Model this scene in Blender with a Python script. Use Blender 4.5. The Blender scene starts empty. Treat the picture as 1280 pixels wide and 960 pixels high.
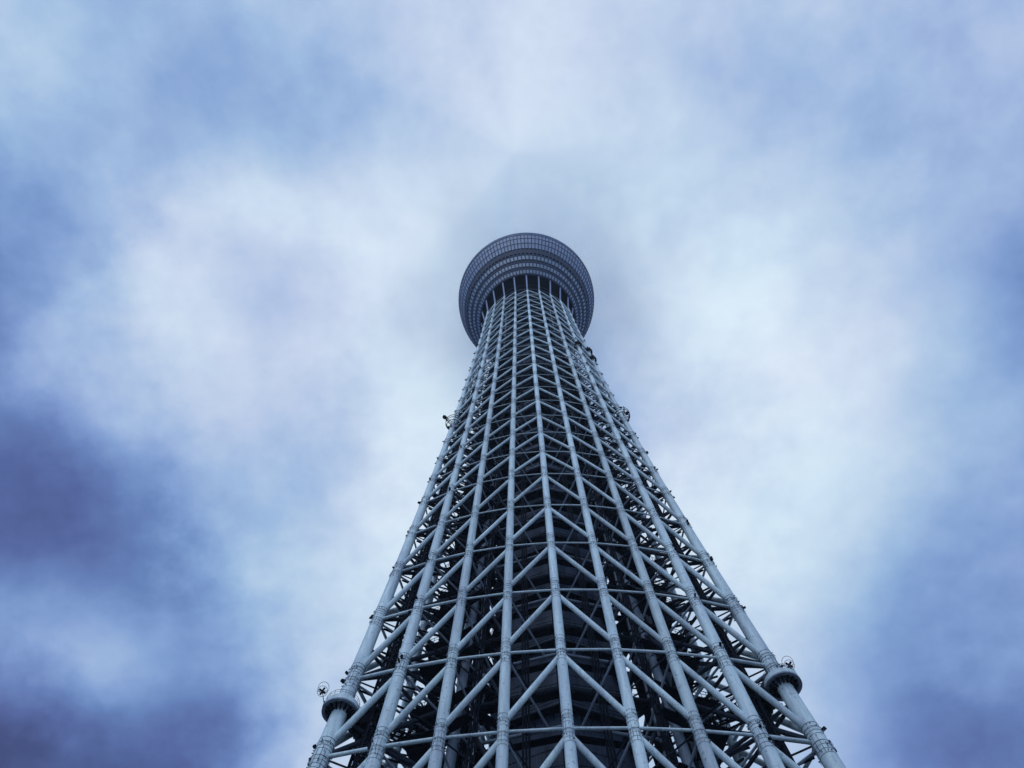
import bpy, math, random
from mathutils import Vector, Matrix, Quaternion
random.seed(7)
SC = bpy.context.scene
COL = SC.collection
R = math.radians

# ------------------------------------------------------------------ camera
PITCH, YAW, ROLL, DIST = 1.24431, -0.0956, -0.01028, 84.022
cam_d = bpy.data.cameras.new('camera')
cam_d.sensor_width = 36.0
cam_d.lens = 850.0 / 1280.0 * 36.0
cam_d.clip_start = 0.5
cam_d.clip_end = 20000.0
cam = bpy.data.objects.new('camera', cam_d)
COL.objects.link(cam)
fw = Vector((math.sin(YAW) * math.cos(PITCH), math.cos(YAW) * math.cos(PITCH), math.sin(PITCH)))
rt = Vector((math.cos(YAW), -math.sin(YAW), 0.0))
up = rt.cross(fw)
r2 = math.cos(ROLL) * rt - math.sin(ROLL) * up
u2 = math.sin(ROLL) * rt + math.cos(ROLL) * up
m = Matrix((r2, u2, -fw)).transposed().to_4x4()
m.translation = Vector((0.0, -DIST, 1.6))
cam.matrix_world = m
SC.camera = cam

# ------------------------------------------------------------------ exposure / render
SC.view_settings.view_transform = 'Standard'
SC.view_settings.look = 'None'
SC.view_settings.exposure = 0.0
SC.view_settings.gamma = 1.0
SC.cycles.volume_bounces = 2
SC.cycles.volume_step_rate = 4.0
SC.cycles.max_bounces = 6

# ------------------------------------------------------------------ sky (world)
SUN_EL, SUN_ROT = R(48), R(200)
world = bpy.data.worlds.new('World')
SC.world = world
world.use_nodes = True
nt = world.node_tree
nt.nodes.clear()
def N(t, **kw):
    n = nt.nodes.new(t)
    for k, v in kw.items():
        setattr(n, k, v)
    return n
def _in(sock, v):
    if hasattr(v, 'is_linked') or isinstance(v, bpy.types.NodeSocket):
        nt.links.new(v, sock)
    else:
        sock.default_value = v
def math_(op, a, b=None, c=None, clamp=False):
    n = N('ShaderNodeMath', operation=op, use_clamp=clamp)
    _in(n.inputs[0], a)
    if b is not None: _in(n.inputs[1], b)
    if c is not None: _in(n.inputs[2], c)
    return n.outputs[0]
def srgb(r, g, b):
    f = lambda c: (c / 255 / 12.92) if c / 255 <= 0.04045 else ((c / 255 + 0.055) / 1.055) ** 2.4
    return (f(r), f(g), f(b), 1.0)
def noise(vec, scale, detail=4.0, rough=0.5, dist=0.0):
    n = N('ShaderNodeTexNoise')
    nt.links.new(vec, n.inputs['Vector'])
    n.inputs['Scale'].default_value = scale
    n.inputs['Detail'].default_value = detail
    n.inputs['Roughness'].default_value = rough
    n.inputs['Distortion'].default_value = dist
    return n
tc = N('ShaderNodeTexCoord')
nrm = N('ShaderNodeVectorMath', operation='NORMALIZE')
nt.links.new(tc.outputs['Generated'], nrm.inputs[0])
sep = N('ShaderNodeSeparateXYZ')
nt.links.new(nrm.outputs[0], sep.inputs[0])
den = math_('ADD', math_('MAXIMUM', sep.outputs[2], 0.0), 0.35)      # the underside of the cloud deck
qx = math_('DIVIDE', sep.outputs[0], den)
qy = math_('DIVIDE', sep.outputs[1], den)
qv = N('ShaderNodeCombineXYZ')
nt.links.new(qx, qv.inputs[0]); nt.links.new(qy, qv.inputs[1])
qv = qv.outputs[0]
w1 = noise(qv, 9.0, 7.0, 0.6)
wsep = N('ShaderNodeSeparateColor')
nt.links.new(w1.outputs['Color'], wsep.inputs[0])
wx = math_('MULTIPLY_ADD', wsep.outputs[0], 0.06, -0.03)
wy = math_('MULTIPLY_ADD', wsep.outputs[1], 0.06, -0.03)
px = math_('ADD', qx, wx)
py = math_('ADD', qy, wy)
# cloud thickness: broad banks of thin and thick cloud, one row of values per strip of the deck
CLOUD = [
[-0.10,-0.09,-0.08,-0.07,-0.01,-0.05,0.01,0.05,0.05,0.07,0.12,0.14,0.08,0.07,0.07,0.08,0.04,-0.02,-0.03,-0.04],
[-0.11,-0.11,-0.09,-0.05,0.13,-0.05,-0.03,-0.02,0.01,0.06,0.13,0.14,0.03,0.05,0.04,0.09,0.06,-0.06,-0.05,-0.04],
[-0.14,-0.14,-0.12,-0.06,-0.04,-0.06,-0.14,-0.18,-0.03,0.04,0.10,0.11,0.02,0.00,-0.09,-0.11,-0.03,0.01,-0.03,-0.05],
[-0.19,-0.22,-0.27,-0.21,-0.12,0.02,0.18,0.18,0.12,0.09,0.11,0.14,0.12,0.04,0.06,-0.07,-0.06,0.01,-0.06,-0.07],
[-0.23,-0.28,-0.42,-0.24,-0.12,0.20,0.04,0.04,0.18,0.17,0.06,0.04,0.11,0.14,0.13,0.00,0.01,-0.08,-0.12,-0.12],
[-0.25,-0.29,-0.39,0.05,0.09,0.12,0.05,0.02,0.16,0.13,0.03,0.04,0.22,0.18,0.17,0.09,0.00,-0.21,-0.22,-0.17],
[-0.24,-0.25,-0.27,-0.19,-0.02,0.11,0.08,0.04,0.18,0.18,0.02,-0.11,0.11,0.20,0.22,0.13,0.10,-0.13,-0.24,-0.19],
[-0.24,-0.28,-0.35,-0.40,-0.20,0.01,0.00,0.01,0.19,0.17,0.06,-0.03,-0.02,0.07,0.23,0.14,-0.01,-0.02,-0.17,-0.17],
[-0.23,-0.24,-0.35,-0.42,-0.36,-0.08,-0.03,0.05,0.20,0.15,0.10,0.07,0.13,0.18,0.22,0.17,0.00,-0.05,-0.16,-0.16],
[-0.24,-0.17,-0.04,-0.20,-0.31,0.05,0.11,0.12,0.19,0.14,0.10,0.10,0.15,0.21,0.23,0.07,-0.10,-0.14,-0.19,-0.15],
[-0.34,-0.37,-0.10,0.12,-0.09,-0.11,0.04,0.10,0.12,0.11,0.09,0.09,0.11,0.10,0.12,-0.03,-0.17,-0.07,-0.08,-0.13],
[-0.40,-0.48,-0.43,-0.21,-0.27,-0.22,0.03,0.10,0.09,0.09,0.08,0.08,0.07,0.06,0.08,-0.06,-0.20,-0.10,-0.19,-0.19],
[-0.39,-0.43,-0.46,-0.38,-0.40,-0.15,0.08,0.09,0.08,0.07,0.07,0.06,0.06,0.06,0.07,-0.06,-0.32,-0.23,-0.30,-0.26],
[-0.37,-0.39,-0.40,-0.36,-0.32,-0.12,0.05,0.07,0.07,0.07,0.06,0.06,0.05,0.04,0.03,-0.09,-0.29,-0.29,-0.35,-0.29]]
X0, X1, H, Y0 = -0.75, 0.65, 0.072, -0.20
tx = math_('MULTIPLY_ADD', px, 1.0 / (X1 - X0), -X0 / (X1 - X0))
acc = None
for j, row in enumerate(CLOUD):
    cr = N('ShaderNodeValToRGB')
    cr.color_ramp.interpolation = 'B_SPLINE'
    el = cr.color_ramp.elements
    while len(el) < len(row): el.new(0.5)
    for i, v in enumerate(row):
        el[i].position = i / (len(row) - 1)
    for i, v in enumerate(row):
        g = 0.5 + v
        el[i].color = (g, g, g, 1)
    nt.links.new(tx, cr.inputs[0])
    cs = N('ShaderNodeSeparateColor'); nt.links.new(cr.outputs[0], cs.inputs[0])
    d = math_('MULTIPLY_ADD', py, 1 / (0.9 * H), -(Y0 + j * H) / (0.9 * H))
    wgt = math_('POWER', math.exp(-1), math_('MULTIPLY', d, d))
    term = math_('MULTIPLY', math_('SUBTRACT', cs.outputs[0], 0.5), wgt)
    acc = term if acc is None else math_('ADD', acc, term)
acc = math_('MULTIPLY', acc, 1 / (math.sqrt(math.pi) * 0.9))
n1 = noise(qv, 4.5, 6.0, 0.55, 0.0)
n2 = noise(qv, 9.0, 7.0, 0.55, 0.0)
val = math_('ADD', math_('ADD', acc, 0.70), math_('MULTIPLY_ADD', n1.outputs[0], 0.07, -0.035))
val = math_('ADD', val, math_('MULTIPLY_ADD', n2.outputs[0], 0.22, -0.11))
n3 = noise(qv, 26.0, 6.0, 0.6)
val = math_('ADD', val, math_('MULTIPLY_ADD', n3.outputs[0], 0.10, -0.05))
ramp = N('ShaderNodeValToRGB')
el = ramp.color_ramp.elements
stops = [(0.25, (56, 64, 112)), (0.36, (78, 94, 150)), (0.47, (98, 125, 180)), (0.58, (128, 156, 206)),
         (0.68, (159, 184, 221)), (0.78, (191, 208, 232)), (0.87, (212, 227, 243)), (0.95, (226, 239, 250))]
while len(el) < len(stops): el.new(0.5)
for i, (p_, c) in enumerate(stops):
    el[i].position = p_
for i, (p_, c) in enumerate(stops):
    el[i].color = srgb(*c)
nt.links.new(val, ramp.inputs[0])
# slight drift of hue between teal and lavender
hn = noise(qv, 3.2, 3.0, 0.5)
hr = N('ShaderNodeValToRGB')
hr.color_ramp.elements[0].position = 0.36; hr.color_ramp.elements[0].color = (0.95, 1.015, 1.0, 1)
hr.color_ramp.elements[1].position = 0.64; hr.color_ramp.elements[1].color = (1.02, 0.99, 1.0, 1)
nt.links.new(hn.outputs[0], hr.inputs[0])
mul = N('ShaderNodeMix', data_type='RGBA', blend_type='MULTIPLY')
mul.inputs[0].default_value = 1.0
nt.links.new(ramp.outputs[0], mul.inputs[6]); nt.links.new(hr.outputs[0], mul.inputs[7])
nish = N('ShaderNodeTexSky', sky_type='NISHITA')
nish.sun_disc = False
nish.sun_elevation = SUN_EL
nish.sun_rotation = SUN_ROT
bg_sky = N('ShaderNodeBackground'); bg_sky.inputs[1].default_value = 0.08
nt.links.new(nish.outputs[0], bg_sky.inputs[0])
bg_cloud = N('ShaderNodeBackground'); bg_cloud.inputs[1].default_value = 1.08
nt.links.new(mul.outputs[2], bg_cloud.inputs[0])
mixs = N('ShaderNodeMixShader'); mixs.inputs[0].default_value = 0.96    # cloud cover
nt.links.new(bg_sky.outputs[0], mixs.inputs[1]); nt.links.new(bg_cloud.outputs[0], mixs.inputs[2])
wo = N('ShaderNodeOutputWorld')
nt.links.new(mixs.outputs[0], wo.inputs[0])

# ------------------------------------------------------------------ sun behind the overcast
sun_d = bpy.data.lights.new('sun', 'SUN')
sun_d.energy = 0.5
sun_d.angle = R(45)
sun_d.color = (0.86, 0.93, 1.0)
sun = bpy.data.objects.new('sun', sun_d)
COL.objects.link(sun)
sdir = Vector((math.sin(SUN_ROT) * math.cos(SUN_EL), math.cos(SUN_ROT) * math.cos(SUN_EL), math.sin(SUN_EL)))
sun.rotation_euler = sdir.to_track_quat('Z', 'Y').to_euler()

# ------------------------------------------------------------------ materials
def material(name, base, rough=0.5, metal=0.0, var=0.0, scale=0.6, grime=None, streak=False, spec=0.5, seam=None):
    mt = bpy.data.materials.new(name)
    mt.use_nodes = True
    t = mt.node_tree
    b = t.nodes['Principled BSDF']
    b.inputs['Base Color'].default_value = (*base, 1)
    b.inputs['Roughness'].default_value = rough
    b.inputs['Metallic'].default_value = metal
    b.inputs['Specular IOR Level'].default_value = spec
    if var or grime:
        g = t.nodes.new('ShaderNodeNewGeometry')
        mp = t.nodes.new('ShaderNodeMapping')
        if streak: mp.inputs['Scale'].default_value = (1, 1, 0.12)
        t.links.new(g.outputs['Position'], mp.inputs[0])
        n = t.nodes.new('ShaderNodeTexNoise')
        n.inputs['Scale'].default_value = scale; n.inputs['Detail'].default_value = 5; n.inputs['Roughness'].default_value = 0.6
        t.links.new(mp.outputs[0], n.inputs['Vector'])
        rr = t.nodes.new('ShaderNodeValToRGB')
        d = grime if grime else tuple(c * (1 - var) for c in base)
        rr.color_ramp.elements[0].position = 0.30; rr.color_ramp.elements[0].color = (*d, 1)
        rr.color_ramp.elements[1].position = 0.62; rr.color_ramp.elements[1].color = (*[min(1, c * (1 + var * 0.4)) for c in base], 1)
        t.links.new(n.outputs[0], rr.inputs[0])
        n2 = t.nodes.new('ShaderNodeTexNoise')
        n2.inputs['Scale'].default_value = scale * 7; n2.inputs['Detail'].default_value = 4
        t.links.new(mp.outputs[0], n2.inputs['Vector'])
        rr2 = t.nodes.new('ShaderNodeValToRGB')
        rr2.color_ramp.elements[0].position = 0.3; rr2.color_ramp.elements[0].color = (0.78, 0.78, 0.80, 1)
        rr2.color_ramp.elements[1].position = 0.55; rr2.color_ramp.elements[1].color = (1, 1, 1, 1)
        t.links.new(n2.outputs[0], rr2.inputs[0])
        mx = t.nodes.new('ShaderNodeMix'); mx.data_type = 'RGBA'; mx.blend_type = 'MULTIPLY'; mx.inputs[0].default_value = 1
        t.links.new(rr.outputs[0], mx.inputs[6]); t.links.new(rr2.outputs[0], mx.inputs[7])
        out = mx.outputs[2]
        if seam:
            # every piece left the works with a slightly different tone; flakes and scuffs on top
            oi = t.nodes.new('ShaderNodeObjectInfo')
            mr = t.nodes.new('ShaderNodeMapRange'); mr.inputs[3].default_value = 0.82; mr.inputs[4].default_value = 1.08
            t.links.new(oi.outputs['Random'], mr.inputs[0])
            m3 = t.nodes.new('ShaderNodeMix'); m3.data_type = 'RGBA'; m3.blend_type = 'MULTIPLY'; m3.inputs[0].default_value = 1
            t.links.new(out, m3.inputs[6]); t.links.new(mr.outputs[0], m3.inputs[7])
            n3 = t.nodes.new('ShaderNodeTexNoise'); n3.inputs['Scale'].default_value = 1.9; n3.inputs['Detail'].default_value = 6; n3.inputs['Roughness'].default_value = 0.7
            t.links.new(g.outputs['Position'], n3.inputs['Vector'])
            r3 = t.nodes.new('ShaderNodeValToRGB')
            r3.color_ramp.elements[0].position = 0.33; r3.color_ramp.elements[0].color = (0.45, 0.47, 0.50, 1)
            r3.color_ramp.elements[1].position = 0.42; r3.color_ramp.elements[1].color = (1, 1, 1, 1)
            t.links.new(n3.outputs[0], r3.inputs[0])
            m4 = t.nodes.new('ShaderNodeMix'); m4.data_type = 'RGBA'; m4.blend_type = 'MULTIPLY'; m4.inputs[0].default_value = 1
            t.links.new(m3.outputs[2], m4.inputs[6]); t.links.new(r3.outputs[0], m4.inputs[7])
            out = m4.outputs[2]
        t.links.new(out, b.inputs['Base Color'])
    return mt
PAINT = material('white_blue_paint', (0.72, 0.87, 1.0), 0.42, 0, 0.25, 0.5, streak=True, seam=True)
INCOL = material('inner_shade_grey_paint', (0.22, 0.27, 0.35), 0.5, 0, 0.3, 0.5, streak=True)  # tower paint darkened to imitate shade inside; also plain grey for platform plates
INNER = material('inner_shade_dark_paint', (0.022, 0.032, 0.055), 0.6, 0, 0.3, 0.5, spec=0.2)  # same tower paint, nearly black: deep interior shade put into the base colour
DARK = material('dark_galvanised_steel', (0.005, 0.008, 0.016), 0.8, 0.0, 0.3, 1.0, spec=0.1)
FITTING = material('weathered_fitting_steel', (0.085, 0.11, 0.16), 0.5, 0.1, 0.4, 2.0)
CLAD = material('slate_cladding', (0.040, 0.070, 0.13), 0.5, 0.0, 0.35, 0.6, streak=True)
DECKP = material('deck_panel_aluminium', (0.24, 0.31, 0.50), 0.5, 0.0, 0.15, 0.2)
DECKD = material('deck_dark_louvre', (0.028, 0.043, 0.095), 0.7, 0.0, 0.3, 0.3)
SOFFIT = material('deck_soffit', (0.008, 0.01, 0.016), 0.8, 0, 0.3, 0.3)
GLASS = material('deck_glass', (0.25, 0.33, 0.48), 0.4, 0.0, 0.15, 0.2)
GROUND = material('plaza_paving', (0.07, 0.07, 0.075), 0.85, 0, 0.3, 0.08)

# ------------------------------------------------------------------ mesh collectors
class MB:
    def __init__(s): s.v = []; s.f = []
    def tube(s, pts, rad, n=8, cap=True):
        """loft a round tube through pts; rad a number or one radius per point"""
        pts = [Vector(p) for p in pts]
        if not isinstance(rad, (list, tuple)): rad = [rad] * len(pts)
        base = len(s.v)
        for i, p in enumerate(pts):
            t = (pts[min(i + 1, len(pts) - 1)] - pts[max(i - 1, 0)]).normalized()
            ref = Vector((0, 0, 1)) if abs(t.z) < 0.9 else Vector((1, 0, 0))
            a = t.cross(ref).normalized(); b = t.cross(a).normalized()
            for k in range(n):
                an = 2 * math.pi * k / n
                s.v.append(tuple(p + rad[i] * (math.cos(an) * a + math.sin(an) * b)))
        for i in range(len(pts) - 1):
            for k in range(n):
                k2 = (k + 1) % n
                s.f.append((base + i * n + k, base + (i + 1) * n + k, base + (i + 1) * n + k2, base + i * n + k2))
        if cap:
            s.f.append(tuple(base + k for k in range(n)))
            s.f.append(tuple(base + (len(pts) - 1) * n + k for k in reversed(range(n))))
    def bar(s, p, q, w, h=None, ref=(0, 0, 1)):
        """a rectangular bar from p to q"""
        h = h or w
        p = Vector(p); q = Vector(q); t = (q - p)
        if t.length < 1e-6: return
        t.normalize(); rf = Vector(ref)
        if abs(t.dot(rf)) > 0.95: rf = Vector((1, 0, 0)) if abs(t.x) < 0.9 else Vector((0, 1, 0))
        a = t.cross(rf).normalized() * (w / 2); b = t.cross(a).normalized() * (h / 2)
        i = len(s.v)
        for c in (p, q):
            for sa, sb in ((-1, -1), (1, -1), (1, 1), (-1, 1)):
                s.v.append(tuple(c + sa * a + sb * b))
        for F in ((0, 1, 2, 3), (7, 6, 5, 4), (0, 4, 5, 1), (1, 5, 6, 2), (2, 6, 7, 3), (3, 7, 4, 0)):
            s.f.append(tuple(i + x for x in F))
    def hexa(s, pts8):
        i = len(s.v); s.v += [tuple(p) for p in pts8]
        for F in ((0, 3, 2, 1), (4, 5, 6, 7), (0, 1, 5, 4), (1, 2, 6, 5), (2, 3, 7, 6), (3, 0, 4, 7)):
            s.f.append(tuple(i + x for x in F))
    def lathe(s, prof, n=96, a0=0.0):
        """revolve an open or closed (z, r) profile about z"""
        base = len(s.v); m_ = len(prof)
        for k in range(n):
            a = 2 * math.pi * k / n + a0
            for z, r in prof: s.v.append((r * math.sin(a), -r * math.cos(a), z))
        for k in range(n):
            k2 = (k + 1) % n
            for i in range(m_ - 1):
                s.f.append((base + k * m_ + i, base + k2 * m_ + i, base + k2 * m_ + i + 1, base + k * m_ + i + 1))
    def mesh(s, name, mat, smooth=False):
        me = bpy.data.meshes.new(name); me.from_pydata(s.v, [], s.f); me.update()
        if mat: me.materials.append(mat)
        if smooth:
            me.polygons.foreach_set('use_smooth', [True] * len(me.polygons))
            try: me.set_sharp_from_angle(angle=R(40))
            except Exception: pass
        return me
    def build(s, name, mat, parent=None, smooth=False, **props):
        return link(name, s.mesh(name, mat, smooth), parent, **props)
def link(name, me, parent=None, mtx=None, **props):
    o = bpy.data.objects.new(name, me); COL.objects.link(o)
    if parent: o.parent = parent
    if mtx is not None: o.matrix_basis = mtx
    for k, v in props.items(): o[k] = v
    return o

# ------------------------------------------------------------------ ground
g = MB()
G_ = 24; S_ = 1000.0
for j in range(G_ + 1):
    for i in range(G_ + 1):
        g.v.append(((i / G_ - .5) * 2 * S_, (j / G_ - .5) * 2 * S_, 0.0))
for j in range(G_):
    for i in range(G_):
        a = j * (G_ + 1) + i
        g.f.append((a, a + 1, a + G_ + 2, a + G_ + 1))
g.build('ground', GROUND, kind='structure')

# ------------------------------------------------------------------ the tower: plan and levels
SIDE, RCIRC, EXP_, ZT = 68.614, 21.314, 3.2583, 594.331
def plan(k, z, side=SIDE, rc=RCIRC, add=0.0):
    """column k (0..23 round the tower): a triangle at the ground that becomes a circle"""
    k = k % 24
    s_ = (k + 4) // 8; j = (k + 4) % 8 - 4
    if k > 20 - 0.001 and k + 4 >= 24: s_ = 0; j = k - 24
    w = min(1, 1 - (1 - min(1, max(0, z / ZT))) ** EXP_ + add)
    x = (1 - w) * (j / 4 * side / 2) + w * rc * math.sin(R(15 * j))
    y = (1 - w) * (-side / (2 * math.sqrt(3))) - w * rc * math.cos(R(15 * j))
    a = R(120 * s_)
    return Vector((x * math.cos(a) - y * math.sin(a), x * math.sin(a) + y * math.cos(a), z))
S1, S2 = 13.198, 11.072
LV = [63.809 + S1 * i for i in range(-4, 6)] + [63.809 + S1 * 5 + S2 * i for i in range(1, 19)]
LV = [z for z in LV if z < 334]
TOP = LV[-1]
NL = len(LV)
def side_j(k):
    k = k % 24
    return abs((k + 4) % 8 - 4)
def col_r(k, z):
    j = side_j(k)
    t = max(0.0, min(1.0, (z - 60) / 190.0))
    r0 = (0.70, 0.71, 0.76, 0.90, 1.08)[j]
    r1 = 0.62
    return r0 + (r1 - r0) * (1 - (1 - t) ** 1.8) - 0.17 * max(0.0, min(1.0, (z - 240) / 80))

def interp(z, tab):
    if z <= tab[0][0]: return tab[0][1]
    for (a, u), (b, v) in zip(tab, tab[1:]):
        if z <= b: return u + (v - u) * (z - a) / (b - a)
    return tab[-1][1]
tower = bpy.data.objects.new('lattice_tower', None)
COL.objects.link(tower)
tower.rotation_euler = (0, 0, 0.04414)
tower['label'] = 'tall pale steel lattice tower with round observation deck fading into low cloud'
tower['category'] = 'tower'

# shared unit shapes -------------------------------------------------
ut = MB(); ut.tube([(0, 0, -0.5), (0, 0, 0.5)], 1.0, 12)
UNIT = {}
def unit(mat, kind):
    if (mat.name, kind) not in UNIT:
        UNIT[(mat.name, kind)] = ut.mesh(kind, mat, True)
    return UNIT[(mat.name, kind)]
def tube_mtx(p, q, r):
    d = q - p
    rot = d.to_track_quat('Z', 'Y').to_matrix().to_4x4()
    return Matrix.Translation((p + q) / 2) @ rot @ Matrix.Diagonal((r, r, d.length, 1))
def pipe(name, p, q, r, mat, parent):
    return link(name, unit(mat, name), parent, tube_mtx(p, q, r))

# ---- joint collar: erection flanges, hoops and lugs round a column, unit radius
def collar_mesh(seed, mat, n=12, hoops=(-2.3, -1.7, -1.1, -0.5, 0.5, 1.0, 1.6, 2.2)):
    rnd = random.Random(seed)
    b = MB()
    def hoop(z, r, hh, th, seg=14):
        base = len(b.v)
        for k in range(seg):
            a = 2 * math.pi * k / seg
            c, s_ = math.cos(a), math.sin(a)
            for (rr, zz) in ((r, z - hh), (r + th, z - hh), (r + th, z + hh), (r, z + hh)):
                b.v.append((rr * c, rr * s_, zz))
        for k in range(seg):
            k2 = (k + 1) % seg
            for i in range(4):
                i2 = (i + 1) % 4
                b.f.append((base + k * 4 + i, base + k2 * 4 + i, base + k2 * 4 + i2, base + k * 4 + i2))
    for z in hoops:
        hoop(z, 1.0, 0.022, 0.035)
    for z in (-0.7, 1.3):
        hoop(z, 1.14, 0.018, 0.03)
    for k in range(n):
        a = 2 * math.pi * (k + rnd.random() * 0.4) / n
        c, s_ = math.cos(a), math.sin(a)
        z0 = rnd.choice(hoops[:3]); z1 = z0 + rnd.choice((0.8, 1.6, 2.6))
        b.bar((1.02 * c, 1.02 * s_, z0), (1.02 * c, 1.02 * s_, z1), 0.035, 0.04)
        b.bar((1.15 * c, 1.15 * s_, z0), (1.15 * c, 1.15 * s_, z0 + 0.7), 0.03, 0.03)
        for _ in range(3):
            a2 = a + rnd.random() * 0.3; c2, s2 = math.cos(a2), math.sin(a2)
            z = rnd.choice((-1.9, -1.3, -0.7, 0.2, 1.1, 1.5, 2.0)) + rnd.uniform(-.2, .2)
            e = rnd.uniform(0.12, 0.26)
            b.bar((0.98 * c2, 0.98 * s2, z), ((1 + e) * c2, (1 + e) * s2, z), 0.06, 0.13)
    return b
COLLARS = [collar_mesh(i, FITTING).mesh('joint_collar', FITTING) for i in range(4)]
SMALLC = collar_mesh(9, FITTING, 7, (-0.9, 0.8))

def frame_at(k, z, fn=plan):
    p = fn(k, z); t = (fn(k, z + 1) - fn(k, z - 1)).normalized()
    return p, t.to_track_quat('Z', 'Y').to_matrix().to_4x4()

# ---- 24 outer columns
rest = MB()
FRONT = [k % 24 for k in range(-5, 6)]
zs = [0.0] + [z for z in LV]
for k in range(24):
    b = MB(); pts = []; rad = []
    for i in range(len(zs)):
        z = zs[i]; pts.append(plan(k, z)); rad.append(col_r(k, z))
    b.tube(pts, rad, 20)
    c = b.build('column', PAINT, tower, True)
    for i, z in enumerate(LV):
        if z < 30: continue
        p, q = frame_at(k, z)
        r = col_r(k, z)
        zsq = 1.0 if i < 10 else 0.8
        mt = Matrix.Translation(p) @ q @ Matrix.Rotation(random.random() * 6.28, 4, 'Z') @ Matrix.Diagonal((r, r, zsq, 1))
        if k in FRONT:
            link('joint_collar', random.choice(COLLARS), c, mt)
        elif z < 240:
            o = len(rest.v)
            rest.v += [tuple(mt @ Vector(v)) for v in SMALLC.v]
            rest.f += [tuple(o + x for x in F) for F in SMALLC.f]
rest.build('joint_collar', FITTING, tower, kind='stuff')

# ---- ring beams and diagonal braces of the outer lattice
stuffb, stuffr = MB(), MB()
for k in range(-12, 12):
    k0, k1 = k % 24, (k + 1) % 24
    if side_j(k0) > side_j(k1): hi, lo = k1, k0       # braces fall away from the middle of each side
    else: hi, lo = k0, k1
    near = -5 <= k <= 4
    for i, z in enumerate(LV):
        p, q = plan(k0, z), plan(k1, z)
        rb = (0.20 if side_j(k0) < 3 and side_j(k1) < 4 else 0.25) * interp(z, [(75, 1.0), (130, 0.62), (200, 0.5)])
        if z > 30:
            if near: pipe('ring_beam', p, q, rb, PAINT, tower)
            else: stuffr.tube([p, q], rb, 7, False)
        if i == 0: continue
        a, e = plan(hi, z - 0.9), plan(lo, LV[i - 1] + 1.3)
        j = max(side_j(k0), side_j(k1))
        r = (0, 0.40, 0.41, 0.43, 0.46)[j] * interp(z, [(85, 1.0), (140, 0.80), (250, 0.70), (310, 0.52)])
        if near and z > 38: pipe('diagonal_brace', a, e, r, PAINT, tower)
        else: stuffb.tube([a, e], r, 8, False)
stuffb.build('diagonal_brace', PAINT, tower, True, kind='stuff')
stuffr.build('ring_beam', PAINT, tower, True, kind='stuff')

# ---- inner frame: 12 columns, ring beams, bracing, struts to the outer ring
def inner(k, z):
    return plan(k, z, 42.0, 15.0, 0.30)
IK = [0, 3, 6, 9, 12, 15, 18, 21]
sleeve, brc, thin, strut = MB(), MB(), MB(), MB()
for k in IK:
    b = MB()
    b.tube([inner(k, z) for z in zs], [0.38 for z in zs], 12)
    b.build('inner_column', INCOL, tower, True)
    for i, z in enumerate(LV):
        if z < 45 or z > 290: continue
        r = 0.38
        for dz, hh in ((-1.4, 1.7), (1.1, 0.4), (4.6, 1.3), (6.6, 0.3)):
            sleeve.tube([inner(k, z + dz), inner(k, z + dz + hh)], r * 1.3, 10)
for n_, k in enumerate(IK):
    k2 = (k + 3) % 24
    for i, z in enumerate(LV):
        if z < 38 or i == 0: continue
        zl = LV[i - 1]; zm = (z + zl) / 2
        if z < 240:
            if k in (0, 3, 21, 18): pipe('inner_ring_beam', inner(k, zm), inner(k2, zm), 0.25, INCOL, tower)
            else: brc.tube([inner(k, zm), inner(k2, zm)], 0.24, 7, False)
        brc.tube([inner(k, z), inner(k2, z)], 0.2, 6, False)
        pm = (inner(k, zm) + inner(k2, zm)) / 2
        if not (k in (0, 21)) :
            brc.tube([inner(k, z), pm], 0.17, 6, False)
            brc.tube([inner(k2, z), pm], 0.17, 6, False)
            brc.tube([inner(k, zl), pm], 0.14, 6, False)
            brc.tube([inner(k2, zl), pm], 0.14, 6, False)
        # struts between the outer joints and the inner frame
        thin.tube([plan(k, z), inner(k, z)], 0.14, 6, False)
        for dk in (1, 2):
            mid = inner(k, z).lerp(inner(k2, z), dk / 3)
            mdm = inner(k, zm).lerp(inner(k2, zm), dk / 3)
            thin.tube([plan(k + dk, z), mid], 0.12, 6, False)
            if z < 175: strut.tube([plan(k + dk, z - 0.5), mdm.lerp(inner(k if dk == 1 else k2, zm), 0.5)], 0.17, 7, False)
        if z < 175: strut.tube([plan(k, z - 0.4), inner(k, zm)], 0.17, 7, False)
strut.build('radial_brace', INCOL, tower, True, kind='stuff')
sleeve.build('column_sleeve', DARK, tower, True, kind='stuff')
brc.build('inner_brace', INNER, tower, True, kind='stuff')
thin.build('radial_strut', INNER, tower, True, kind='stuff')

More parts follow.
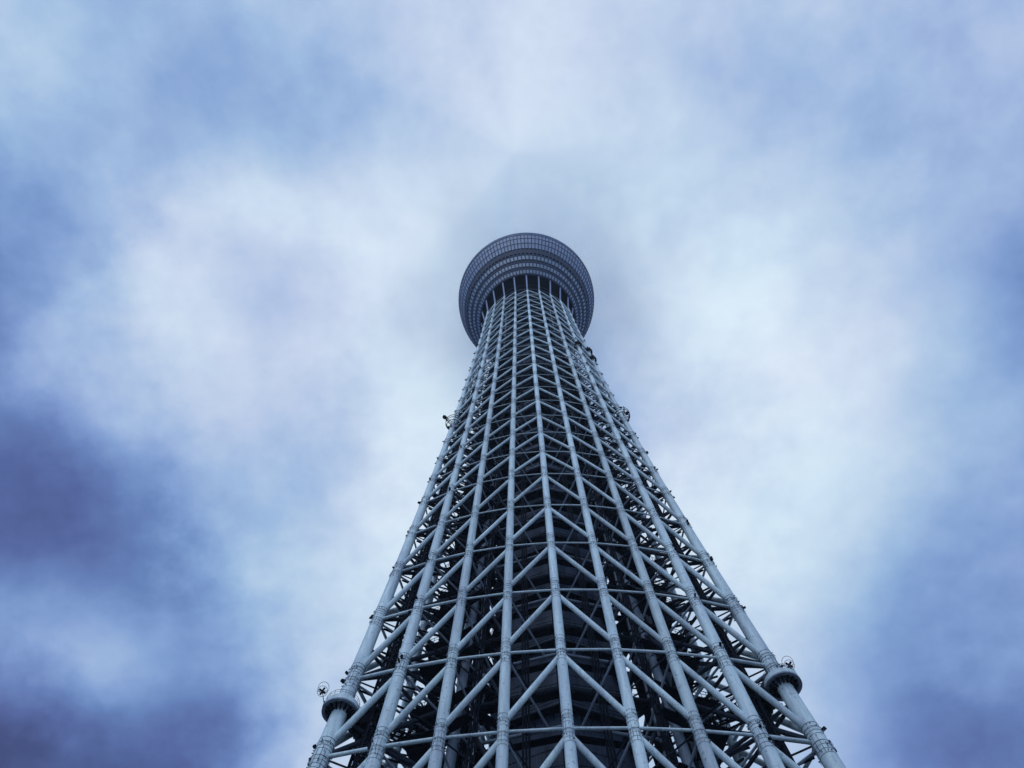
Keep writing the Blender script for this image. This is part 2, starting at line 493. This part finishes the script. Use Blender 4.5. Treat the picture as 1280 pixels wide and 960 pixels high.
# ---- heavy leg members inside the three corners
leg = MB(); legx = MB()
def legp(k, z, t):
    p = plan(k, z); q = Vector((0, 0, z)); return p.lerp(q, t)
for c in (-4, 4, 12):
    for dk in (-1.6, 1.6):
        f = lambda z, c=c, dk=dk: plan(c + (1 if dk > 0 else -1), z).lerp(Vector((0, 0, z)), 0.30 + 0.0006 * z)
        zz = [z for z in zs if z < 200]
        b = MB(); b.tube([f(z) for z in zz], [0.85 - 0.0022 * z for z in zz], 14)
        b.build('leg_column', INCOL, tower, True)
        for i in range(1, len(LV)):
            z, zl = LV[i], LV[i - 1]
            if z > 200 or z < 38: continue
            s_ = 1 if dk > 0 else -1
            legx.tube([f(z), plan(c, zl)], 0.34, 8, False)
            legx.tube([f(zl), plan(c, (z + zl) / 2)], 0.26, 8, False)
            legx.tube([f(z), plan(c + 2 * s_, zl)], 0.30, 8, False)
            legx.tube([f(z), plan(c + s_, z)], 0.26, 8, False)
            legx.tube([f(z), inner(c + 2 * s_, zl)], 0.28, 8, False)
            legx.tube([f(z), inner(c, z)], 0.22, 8, False)
            legx.tube([f(zl), inner(c, z)], 0.26, 8, False)
legx.build('leg_brace', INNER, tower, True, kind='stuff')

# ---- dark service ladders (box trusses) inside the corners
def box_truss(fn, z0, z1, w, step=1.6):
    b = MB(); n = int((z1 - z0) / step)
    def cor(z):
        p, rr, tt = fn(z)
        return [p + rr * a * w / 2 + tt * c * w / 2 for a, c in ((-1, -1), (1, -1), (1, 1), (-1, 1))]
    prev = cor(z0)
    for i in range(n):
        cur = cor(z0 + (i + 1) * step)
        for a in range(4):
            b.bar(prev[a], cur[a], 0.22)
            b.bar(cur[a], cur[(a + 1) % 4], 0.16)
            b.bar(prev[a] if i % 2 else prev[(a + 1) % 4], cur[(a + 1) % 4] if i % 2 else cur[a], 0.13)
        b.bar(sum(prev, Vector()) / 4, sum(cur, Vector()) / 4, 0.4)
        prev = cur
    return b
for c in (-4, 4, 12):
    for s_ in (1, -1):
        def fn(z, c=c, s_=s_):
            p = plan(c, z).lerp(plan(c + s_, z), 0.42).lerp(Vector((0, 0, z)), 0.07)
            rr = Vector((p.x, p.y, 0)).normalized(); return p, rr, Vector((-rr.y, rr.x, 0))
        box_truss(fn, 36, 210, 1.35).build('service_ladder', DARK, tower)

# ---- core shaft: dark octagonal cladding with standing seams and ledges
core = MB()
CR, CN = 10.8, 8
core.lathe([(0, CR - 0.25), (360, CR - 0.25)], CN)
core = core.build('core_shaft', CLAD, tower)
rib, ledge, rails = MB(), MB(), MB()
panel_cache = {}
for f_ in range(CN):
    a0, a1 = 2 * math.pi * f_ / CN, 2 * math.pi * (f_ + 1) / CN
    A = Vector((CR * math.sin(a0), -CR * math.cos(a0), 0)); B = Vector((CR * math.sin(a1), -CR * math.cos(a1), 0))
    nrm_ = ((A + B) / 2).normalized(); wd = (B - A).length; tdir = (B - A).normalized()
    visible = f_ in (0, 7, 1, 6)
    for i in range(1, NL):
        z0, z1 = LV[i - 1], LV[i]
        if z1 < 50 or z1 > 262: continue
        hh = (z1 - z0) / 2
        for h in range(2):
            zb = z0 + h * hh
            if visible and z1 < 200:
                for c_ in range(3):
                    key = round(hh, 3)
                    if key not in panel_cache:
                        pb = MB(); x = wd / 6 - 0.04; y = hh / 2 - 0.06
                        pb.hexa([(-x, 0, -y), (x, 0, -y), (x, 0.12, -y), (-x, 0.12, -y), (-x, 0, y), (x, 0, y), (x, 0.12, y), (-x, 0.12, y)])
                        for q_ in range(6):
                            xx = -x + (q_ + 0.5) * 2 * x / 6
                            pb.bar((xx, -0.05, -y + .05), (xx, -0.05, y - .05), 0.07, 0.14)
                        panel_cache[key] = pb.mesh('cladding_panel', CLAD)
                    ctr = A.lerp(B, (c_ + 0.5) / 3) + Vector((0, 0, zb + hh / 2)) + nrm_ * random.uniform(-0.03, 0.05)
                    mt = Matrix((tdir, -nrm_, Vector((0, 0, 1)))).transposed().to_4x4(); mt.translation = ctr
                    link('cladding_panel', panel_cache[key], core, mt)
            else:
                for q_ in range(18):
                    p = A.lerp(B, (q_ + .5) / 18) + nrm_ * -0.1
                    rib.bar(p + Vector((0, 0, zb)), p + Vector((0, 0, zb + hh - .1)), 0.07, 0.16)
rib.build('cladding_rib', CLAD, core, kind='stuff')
# ledges / walkways with railings
def ring_walk(fn_in, fn_out, z, th, ks, mb):
    for a in range(len(ks)):
        k0, k1 = ks[a], ks[(a + 1) % len(ks)]
        p = [fn_in(k0, z), fn_out(k0, z), fn_out(k1, z), fn_in(k1, z)]
        mb.hexa([v - Vector((0, 0, th)) for v in p] + p)
walk = MB()
def coref(rr): return lambda k, z: Vector((rr * math.sin(R(45 * k)), -rr * math.cos(R(45 * k)), z))
def innf(t): return lambda k, z: inner(k, z).lerp(Vector((0, 0, z)), t)
K8 = list(range(8))
for i in range(1, NL):
    z0, z1 = LV[i - 1], LV[i]
    if z1 < 50 or z1 > 330: continue
    zm = (z0 + z1) / 2
    ring_walk(coref(CR), coref(CR + 1.3), z1 - 0.6, 0.25, K8, walk)
    ring_walk(innf(0.10), innf(0.0), z1 - 0.25, 0.18, IK, walk)
    if z1 < 240:
        ring_walk(innf(0.12), innf(0.04), zm - 0.6, 0.14, IK, walk)
    for a in K8:
        for hgt in (0.6, 1.15):
            rails.bar(coref(CR + 1.25)(a, z1 - 0.6 + hgt), coref(CR + 1.25)(a + 1, z1 - 0.6 + hgt), 0.06)
        for t in range(6):
            p = coref(CR + 1.25)(a, z1 - 0.6).lerp(coref(CR + 1.25)(a + 1, z1 - 0.6), t / 6)
            rails.bar(p, p + Vector((0, 0, 1.15)), 0.05)
            p2 = coref(CR)(a, z1 - 0.85).lerp(coref(CR)(a + 1, z1 - 0.85), t / 6)
            p3 = coref(CR + 1.25)(a, z1 - 0.85).lerp(coref(CR + 1.25)(a + 1, z1 - 0.85), t / 6)
            rails.bar(p2, p3, 0.12, 0.2); rails.bar(p2 - Vector((0, 0, 1.2)), p3, 0.1, 0.1)
    for a, k in enumerate(IK):
        k1 = IK[(a + 1) % 8]
        f0 = innf(0.0)
        for hgt in (0.55, 1.1):
            rails.bar(f0(k, z1 - .2 + hgt), f0(k1, z1 - .2 + hgt), 0.06)
        for t in range(8):
            p = f0(k, z1 - .2).lerp(f0(k1, z1 - .2), t / 8)
            rails.bar(p, p + Vector((0, 0, 1.1)), 0.05)
            pi = innf(0.10)(k, z1 - .45).lerp(innf(0.10)(k1, z1 - .45), t / 8)
            rails.bar(pi, p - Vector((0, 0, .25)), 0.1, 0.16)
        # radial catwalks from the core to the inner frame, floodlights and boxes on them
        if k % 2 == 1:
            q = inner(k, z1 - 0.5); d = Vector((q.x, q.y, 0)).normalized()
            walk.bar(d * CR + Vector((0, 0, z1 - 0.5)), q, 1.1, 0.2)
        if z1 < 200:
            for _ in range(3):
                t = random.random(); p = f0(k, z1).lerp(f0(k1, z1), t)
                rails.bar(p - Vector((0, 0, .9)), p - Vector((0, 0, .2)), random.uniform(.25, .5), random.uniform(.25, .5))
for c in (-4, 4, 12):
    for i in range(3, NL):
        z = LV[i]
        if z > 250: continue
        for zo in (-1.4, -6.2):
            for s_ in (-1, 1):
                P = lambda kk, t: plan(kk, z + zo).lerp(Vector((0, 0, z + zo)), t)
                p = [P(c + s_, .24), P(c + s_, .36), P(c, .40), P(c, .26)]
                walk.hexa([v - Vector((0, 0, .2)) for v in p] + p)
                p = [P(c + 2 * s_, .16), P(c + 2 * s_, .22), P(c + s_, .30), P(c + s_, .24)]
                walk.hexa([v - Vector((0, 0, .2)) for v in p] + p)
                for t in range(7):
                    e = P(c + s_, .24).lerp(P(c, .26), t / 6); rails.bar(e, e + Vector((0, 0, 1.1)), .06)
                rails.bar(P(c + s_, .24) + Vector((0, 0, 1.1)), P(c, .26) + Vector((0, 0, 1.1)), .07)
                rails.bar(P(c + s_, .24) + Vector((0, 0, .55)), P(c, .26) + Vector((0, 0, .55)), .05)
                rails.bar(P(c + s_, .1), P(c + s_, .36), .22)
                rails.bar(P(c, .04), P(c, .4), .22)
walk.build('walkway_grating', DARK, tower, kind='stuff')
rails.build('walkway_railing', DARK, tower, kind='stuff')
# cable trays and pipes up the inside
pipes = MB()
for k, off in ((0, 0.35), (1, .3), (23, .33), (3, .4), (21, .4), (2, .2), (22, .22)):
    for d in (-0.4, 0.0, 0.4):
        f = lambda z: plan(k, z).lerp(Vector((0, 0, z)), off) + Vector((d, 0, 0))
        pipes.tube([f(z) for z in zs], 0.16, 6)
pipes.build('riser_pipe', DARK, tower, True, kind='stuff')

# ---- ring platforms round the corner columns
def ring_platform(c, z, ro, hgt, side):
    p, q = frame_at(c, z)
    base = Matrix.Translation(p)
    r = col_r(c, z)
    b = MB()
    b.lathe([(0, ro - 0.12), (0, ro), (hgt, ro), (hgt, ro - 0.12), (0, ro - 0.12)], 32)
    pl = b.build('ring_platform', PAINT, tower, True); pl.matrix_basis = base
    b = MB(); b.lathe([(0.25, r + 0.05), (0.25, ro - 0.13), (0.37, ro - 0.13), (0.37, r + 0.05), (.25, r + .05)], 32)
    b.lathe([(-.12, ro - 0.3), (-.12, ro + 0.08), (0.10, ro + 0.08), (0.10, ro - 0.3), (-.12, ro - .3)], 32)
    b.lathe([(-.1, r), (-.1, r + 0.35), (0.2, r + 0.35), (0.2, r), (-.1, r)], 24)
    b.build('deck_plate', INCOL, pl)
    for k in range(14):
        a = 2 * math.pi * k / 14; c_, s_ = math.cos(a), math.sin(a)
        b = MB()
        b.hexa([(0, -.09, -.55), (0.3, -.09, -.55), (0.3, .09, -.55), (0, .09, -.55),
                (0, -.07, .24), (ro - r - .2, -.07, .24), (ro - r - .2, .07, .24), (0, .07, .24)]) if k == 0 else None
        if k == 0: bm_ = b.mesh('bracket', DARK)
        mt = Matrix.Rotation(a, 4, 'Z') @ Matrix.Translation((r, 0, 0))
        link('bracket', bm_, pl, mt)
    b = MB()
    n = 20
    for k in range(n):
        a, a2 = 2 * math.pi * k / n, 2 * math.pi * (k + 1) / n
        P = lambda a, z: Vector((ro * .97 * math.cos(a), ro * .97 * math.sin(a), z))
        b.bar(P(a, hgt), P(a, hgt + .75), .04); b.bar(P(a, hgt + .75), P(a2, hgt + .75), .04); b.bar(P(a, hgt + .4), P(a2, hgt + .4), .03)
    b.build('railing', FITTING, pl)
    return p
def dish(p, tip, size):
    """a little cross-armed antenna inside two wire hoops on a leaning lattice post"""
    d = (tip - p).normalized(); up_ = Vector((0, 0, 1))
    rr = Vector((tip.x, 0, 0)).normalized()
    root = MB()
    for o in (-0.14, 0.14):
        t_ = Vector((-rr.y, rr.x, 0)) * o
        root.bar(p + t_, tip + t_, 0.09)
    for i in range(6):
        a = p.lerp(tip, i / 6); b_ = p.lerp(tip, (i + 1) / 6); t_ = Vector((-rr.y, rr.x, 0)) * 0.14
        root.bar(a - t_, b_ + t_, .06); root.bar(a + t_, a - t_, .06)
    root.bar(p - up_ * .2, p + up_ * .9, .5, .5)
    an = root.build('antenna', DARK, tower)
    ax = Vector((-0.25 * rr.x, -0.65, -0.72)).normalized()
    u_ = ax.cross(Vector((1, 0, 0))).normalized(); v_ = ax.cross(u_).normalized()
    cr_ = MB()
    c0 = tip + d * 0.2
    for k in range(4):
        a = math.pi / 4 + k * math.pi / 2 + .2
        e = c0 + (u_ * math.cos(a) + v_ * math.sin(a)) * size * 0.62
        cr_.bar(c0, e, 0.26, 0.16, ax)
    cr_.bar(c0 - ax * .3, c0 + ax * .3, .34)
    cr_.build('cross_element', DARK, an)
    h = MB()
    for (cc, rad, a1, a2) in ((c0, size * .78, u_, v_), (c0 + up_ * size * .75, size * .85, u_, v_), (c0, size * .78, ax, v_)):
        for k in range(24):
            x0, x1 = 2 * math.pi * k / 24, 2 * math.pi * (k + 1) / 24
            h.bar(cc + (a1 * math.cos(x0) + a2 * math.sin(x0)) * rad, cc + (a1 * math.cos(x1) + a2 * math.sin(x1)) * rad, .045)
    h.build('wire_hoop', FITTING, an)
for c, sx in ((-4, -1), (4, 1), (12, 0)):
    z = 73.2 if c == 4 else 71.0
    p = ring_platform(c, z, 2.3, 0.85, sx)
    # gangway from the platform back to the inner frame
    q = plan(c, z).lerp(inner(c, z), 1.0)
    b = MB(); d = (q - p).normalized(); t_ = Vector((-d.y, d.x, 0))
    for s_ in (-1, 1):
        for o in (0, 1.1):
            b.bar(p + d * 2.1 + t_ * s_ * .9 + Vector((0, 0, o)), q + t_ * s_ * .9 + Vector((0, 0, o)), .12 if o == 0 else .06)
        n = 8
        for i in range(n):
            e = (p + d * 2.1).lerp(q, i / n) + t_ * s_ * .9
            b.bar(e, e + Vector((0, 0, 1.1)), .05)
    for i in range(14):
        e = (p + d * 2.1).lerp(q, i / 14)
        b.bar(e - t_ * .9, e + t_ * .9, .35, .08)
        if i % 3 == 0: b.bar(e - Vector((0, 0, 1.3)), (p + d * 2.1).lerp(q, (i + 2) / 14) - t_ * .9, .12)
    b.bar(p + d * 2 - Vector((0, 0, 1.3)), q - Vector((0, 0, 1.3)), .16)
    b.build('gangway', DARK, tower)
    for s_ in (-1, 1):
        b = MB()
        def Pq(t, dz, s_=s_): return plan(c, z + dz).lerp(plan(c + s_, z + dz), t).lerp(Vector((0, 0, z + dz)), 0.05)
        for i in range(7):
            t0, t1 = 0.12 + i * .05, 0.17 + i * .05
            for dz in (0.2, -1.2): b.bar(Pq(t0, dz), Pq(t1, dz), .22)
            b.bar(Pq(t0, 0.2), Pq(t1, -1.2), .16); b.bar(Pq(t0, .2), Pq(t0, -1.2), .16)
            q0 = Pq(t0, .25); e_ = q0.lerp(Vector((0, 0, z)), .06)
            b.bar(q0, e_, .9, .12)
            b.bar(Pq(t0, .2), Pq(t0, 1.3), .06)
            if i % 2: b.bar(q0 - Vector((0, 0, 1.9)), q0 - Vector((0, 0, .6)), random.uniform(.4, .8), random.uniform(.4, .7))
        b.bar(Pq(.12, 1.3), Pq(.47, 1.3), .07); b.bar(Pq(.12, .8), Pq(.47, .8), .05)
        b.build('maintenance_gantry', DARK, tower)
    if sx: 
        if sx > 0: dish(p + Vector((2.0, 0, 0.9)), p + Vector((2.15, 0, 3.6)), 0.85)
        else: dish(p + Vector((-2.25, 0, 0.9)), p + Vector((-3.25, 0, 3.6)), 0.85)
# smaller hooped antenna cages high on the corners
for c, z, sx in ((-4, 177, -1), (4, 178, 1), (4, 236, 1), (4, 247, 1), (3, 244, 1)):
    p, q = frame_at(c, z); rr = Vector((p.x, p.y, 0)).normalized(); r = col_r(c, z)
    b = MB()
    for zz, ro in (((0, 2.2), (1.2, 2.3), (-1.0, 1.8)) if z < 200 else ((0, 1.3), (1.0, 1.4), (-1.0, 1.2))):
        for k in range(20):
            a, a2 = 2 * math.pi * k / 20, 2 * math.pi * (k + 1) / 20
            P = lambda a: p + Vector((ro * math.cos(a), ro * math.sin(a), zz))
            b.bar(P(a), P(a2), .14 if z < 200 else .3)
            if k % 4 == 0: b.bar(P(a), p + Vector((0, 0, zz - .6)), .16); b.bar(P(a), P(a) + Vector((0, 0, 1.1)), .12 if z < 200 else .4)
    if sx < 0:
        e = p + rr * 2.0
        b.bar(e, e + rr * 0.9 + Vector((0, 0, 1.6)), .2); b.bar(e + rr * .7 + Vector((0, 0, 1.3)), e + rr * 1.2 + Vector((0, 0, 2.1)), .8, .8)
    elif z < 200:
        b.bar(p + rr * 1.2, p + rr * 2.0 + Vector((0, 0, .6)), .7, .5)
    else:
        for _ in range(5):
            a = random.uniform(-1.5, 1.5); d = Vector((rr.x * math.cos(a) - rr.y * math.sin(a), rr.x * math.sin(a) + rr.y * math.cos(a), 0))
            e = p + d * 1.2 + Vector((0, 0, random.uniform(-1.5, 1))); b.bar(e, e + Vector((0, 0, random.uniform(.6, 1.2))), .6, .6)
    b.build('antenna_cage', DARK, tower)
# floodlights and small equipment at the joints of the right-hand edge
eq = MB()
for k in (3, 4, 5, 19, 20, 21):
    for i, z in enumerate(LV):
        if z < 60 or z > 300: continue
        for _ in range(2):
            p, q = frame_at(k, z + random.uniform(-1.5, 1.5)); rr = Vector((p.x, p.y, 0)).normalized()
            a = random.uniform(-.9, .9); d = Vector((rr.x * math.cos(a) - rr.y * math.sin(a), rr.x * math.sin(a) + rr.y * math.cos(a), 0))
            e = p + d * (col_r(k, z) + .02)
            eq.bar(e, e + d * random.uniform(.25, .55) + Vector((0, 0, random.uniform(-.2, .4))), random.uniform(.15, .35), random.uniform(.2, .5))
eq.build('floodlight', DARK, tower, kind='stuff')

# ---- observation deck
PROF = [(350, 25.0), (356, 27.7), (362, 30.1), (368, 32.3), (375, 34.5), (382, 36.6), (390, 38.5), (395, 39.4), (400, 40.0), (403, 40.2)]
def prof_at(z):
    for (z0, r0), (z1, r1) in zip(PROF, PROF[1:]):
        if z <= z1: 
            t = (z - z0) / (z1 - z0); return r0 + (r1 - r0) * t
    return PROF[-1][1]
def band(zs_, d): return [(z, prof_at(z) + d) for z in zs_]
shell = MB()
shell.lathe(band([350, 353, 356, 359, 362, 365, 368, 371.5, 375, 378.5, 382, 386, 390, 395, 400, 403], -0.35) + [(404, 36), (405, 20), (405, 0.5)], 120)
deck = shell.build('observation_deck', DECKD, tower, True)
ru = MB()
def ring_trim(z, h, proud, mb, n=120):
    mb.lathe([(z - h / 2, prof_at(z) - .4), (z - h / 2, prof_at(z - h / 2) + proud), (z + h / 2, prof_at(z + h / 2) + proud), (z + h / 2, prof_at(z) - .4)], n)
ring_trim(402.2, 1.4, .35, ru); ring_trim(399.0, .5, .2, ru)
ru.build('deck_rim', DECKP, deck, True, kind='stuff')
tr = MB()
for z in (354.4, 356.6, 360.8, 363.2, 368.2, 370.8, 376.2, 383.0, 390.5, 397.6): ring_trim(z, .4, .22, tr)
ring_trim(350.5, 1.0, .15, tr)
tr.build('transom', DECKD, deck, kind='stuff')
def pane_row(zb, zt_, n, mat, name, gap=0.16, depth=0.0, panes=True):
    b = MB()
    for k in range(n):
        a0 = 2 * math.pi * (k + gap / 2) / n; a1 = 2 * math.pi * (k + 1 - gap / 2) / n
        P = lambda a, z, d: ((prof_at(z) + d) * math.sin(a), -(prof_at(z) + d) * math.cos(a), z)
        j_ = random.uniform(-.02, .02)
        b.hexa([P(a0, zb, -.4), P(a1, zb, -.4), P(a1, zb, depth + j_), P(a0, zb, depth + j_),
                P(a0, zt_, -.4), P(a1, zt_, -.4), P(a1, zt_, depth + j_), P(a0, zt_, depth + j_)])
    return b.build(name, mat, deck, kind='stuff')
for zb, zt_ in ((351.4, 354.2), (356.9, 360.4), (364.2, 368.0)):
    pane_row(zb, zt_, 96, GLASS, 'window_pane', 0.30)
for zb, zt_ in ((376.5, 382.6), (383.4, 390.1), (390.9, 397.3)):
    pane_row(zb, zt_, 120, DECKP, 'facade_panel', 0.20, 0.02)
for zb, zt_ in ((354.7, 356.3), (361.2, 362.8), (371.2, 375.8)):
    pane_row(zb, zt_, 96, DECKD, 'louvre_panel', 0.12, -.05)
for zb, zt_ in ((397.9, 398.7), (399.4, 401.3)):
    pane_row(zb, zt_, 60, DECKP, 'parapet_panel', 0.05, 0.05)
# mullions
mu = MB()
for k in range(96):
    a = 2 * math.pi * k / 96
    for z0, z1 in ((350.9, 362), (362, 368), (368, 376)):
        P = lambda z: Vector(((prof_at(z) + .12) * math.sin(a), -(prof_at(z) + .12) * math.cos(a), z))
        mu.bar(P(z0), P(z1), .42, .6)
for k in range(120):
    a = 2 * math.pi * k / 120
    for z0, z1 in ((376.2, 382), (382, 390), (390, 397.5)):
        P = lambda z: Vector(((prof_at(z) + .10) * math.sin(a), -(prof_at(z) + .10) * math.cos(a), z))
        mu.bar(P(z0), P(z1), .30, .5)
mu.build('mullion', DECKD, deck, kind='stuff')
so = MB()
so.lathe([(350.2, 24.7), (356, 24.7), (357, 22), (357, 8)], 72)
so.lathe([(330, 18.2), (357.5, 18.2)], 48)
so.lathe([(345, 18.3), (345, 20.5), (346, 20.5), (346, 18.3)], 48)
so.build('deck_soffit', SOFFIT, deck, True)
for k in range(24):
    p = plan(k, TOP - 0.5); d = Vector((math.sin(R(15 * k)), -math.cos(R(15 * k)), 0))
    pipe('deck_strut', p, d * 24.6 + Vector((0, 0, 351.5)), 0.40, DECKP, tower)
# top ring girder of the lattice
tg = MB(); tg.lathe([(TOP - .4, 20.0), (TOP - .4, 21.6), (TOP + .5, 21.6), (TOP + .5, 20.0), (TOP - .4, 20)], 48)
tg.build('crown_girder', INNER, tower)

# ------------------------------------------------------------------ haze in the air
hz = MB(); E_ = 1010.0
hz.hexa([(-E_, -E_, -1), (E_, -E_, -1), (E_, E_, -1), (-E_, E_, -1), (-E_, -E_, 480), (E_, -E_, 480), (E_, E_, 480), (-E_, E_, 480)])
hm = bpy.data.materials.new('haze_air'); hm.use_nodes = True
ht = hm.node_tree; ht.nodes.clear()
ho = ht.nodes.new('ShaderNodeOutputMaterial'); pv = ht.nodes.new('ShaderNodeVolumePrincipled')
pv.inputs['Color'].default_value = (0.72, 0.82, 0.97, 1)
pv.inputs['Density'].default_value = 0.00012
pv.inputs['Anisotropy'].default_value = 0.2
ht.links.new(pv.outputs[0], ho.inputs['Volume'])
hz.build('haze', hm, kind='stuff')

# ------------------------------------------------------------------ low cloud swallowing the top of the tower
cl = MB()
CX, CY, CZ = 4.0, 10.0, 423.0
nu, nv = 24, 12
AX, AZ = 115.0, 44.0
for j in range(1, nv):
    for i in range(nu):
        th, ph = math.pi * j / nv, 2 * math.pi * i / nu
        cl.v.append((AX * math.sin(th) * math.cos(ph), AX * math.sin(th) * math.sin(ph), AZ * math.cos(th)))
cl.v += [(0, 0, AZ), (0, 0, -AZ)]
for j in range(nv - 2):
    for i in range(nu):
        a, b_ = j * nu + i, j * nu + (i + 1) % nu
        cl.f.append((a, a + nu, b_ + nu, b_))
T_, B_ = len(cl.v) - 2, len(cl.v) - 1
for i in range(nu):
    cl.f.append((T_, i, (i + 1) % nu))
    cl.f.append((B_, (nv - 2) * nu + (i + 1) % nu, (nv - 2) * nu + i))
cm = bpy.data.materials.new('low_cloud_vapour'); cm.use_nodes = True
ct = cm.node_tree; ct.nodes.clear()
def CN_(t, **kw):
    n = ct.nodes.new(t)
    for k, v in kw.items(): setattr(n, k, v)
    return n
co = CN_('ShaderNodeOutputMaterial'); cv = CN_('ShaderNodeVolumePrincipled')
cv.inputs['Color'].default_value = (0.93, 0.965, 1.0, 1)
cv.inputs['Anisotropy'].default_value = 0.0
tco = CN_('ShaderNodeTexCoord')
mp = CN_('ShaderNodeMapping'); mp.inputs['Scale'].default_value = (1 / AX, 1 / AX, 1 / AZ)
ct.links.new(tco.outputs['Object'], mp.inputs[0])
ln = CN_('ShaderNodeVectorMath', operation='LENGTH'); ct.links.new(mp.outputs[0], ln.inputs[0])
nz = CN_('ShaderNodeTexNoise'); nz.inputs['Scale'].default_value = 0.028; nz.inputs['Detail'].default_value = 3
ct.links.new(tco.outputs['Object'], nz.inputs['Vector'])
ad = CN_('ShaderNodeMath', operation='MULTIPLY_ADD'); ct.links.new(nz.outputs[0], ad.inputs[0]); ad.inputs[1].default_value = 0.7
sb = CN_('ShaderNodeMath', operation='SUBTRACT'); sb.inputs[0].default_value = 0.62; ct.links.new(ln.outputs['Value'], sb.inputs[1])
ct.links.new(sb.outputs[0], ad.inputs[2])
mxx = CN_('ShaderNodeMath', operation='MAXIMUM'); ct.links.new(ad.outputs[0], mxx.inputs[0]); mxx.inputs[1].default_value = 0.0
pw = CN_('ShaderNodeMath', operation='POWER'); ct.links.new(mxx.outputs[0], pw.inputs[0]); pw.inputs[1].default_value = 1.6
ml = CN_('ShaderNodeMath', operation='MULTIPLY'); ct.links.new(pw.outputs[0], ml.inputs[0]); ml.inputs[1].default_value = 0.038
ct.links.new(ml.outputs[0], cv.inputs['Density']); ct.links.new(cv.outputs[0], co.inputs['Volume'])
cobj = cl.build('low_cloud', cm, kind='stuff'); cobj.location = (CX, CY, CZ)
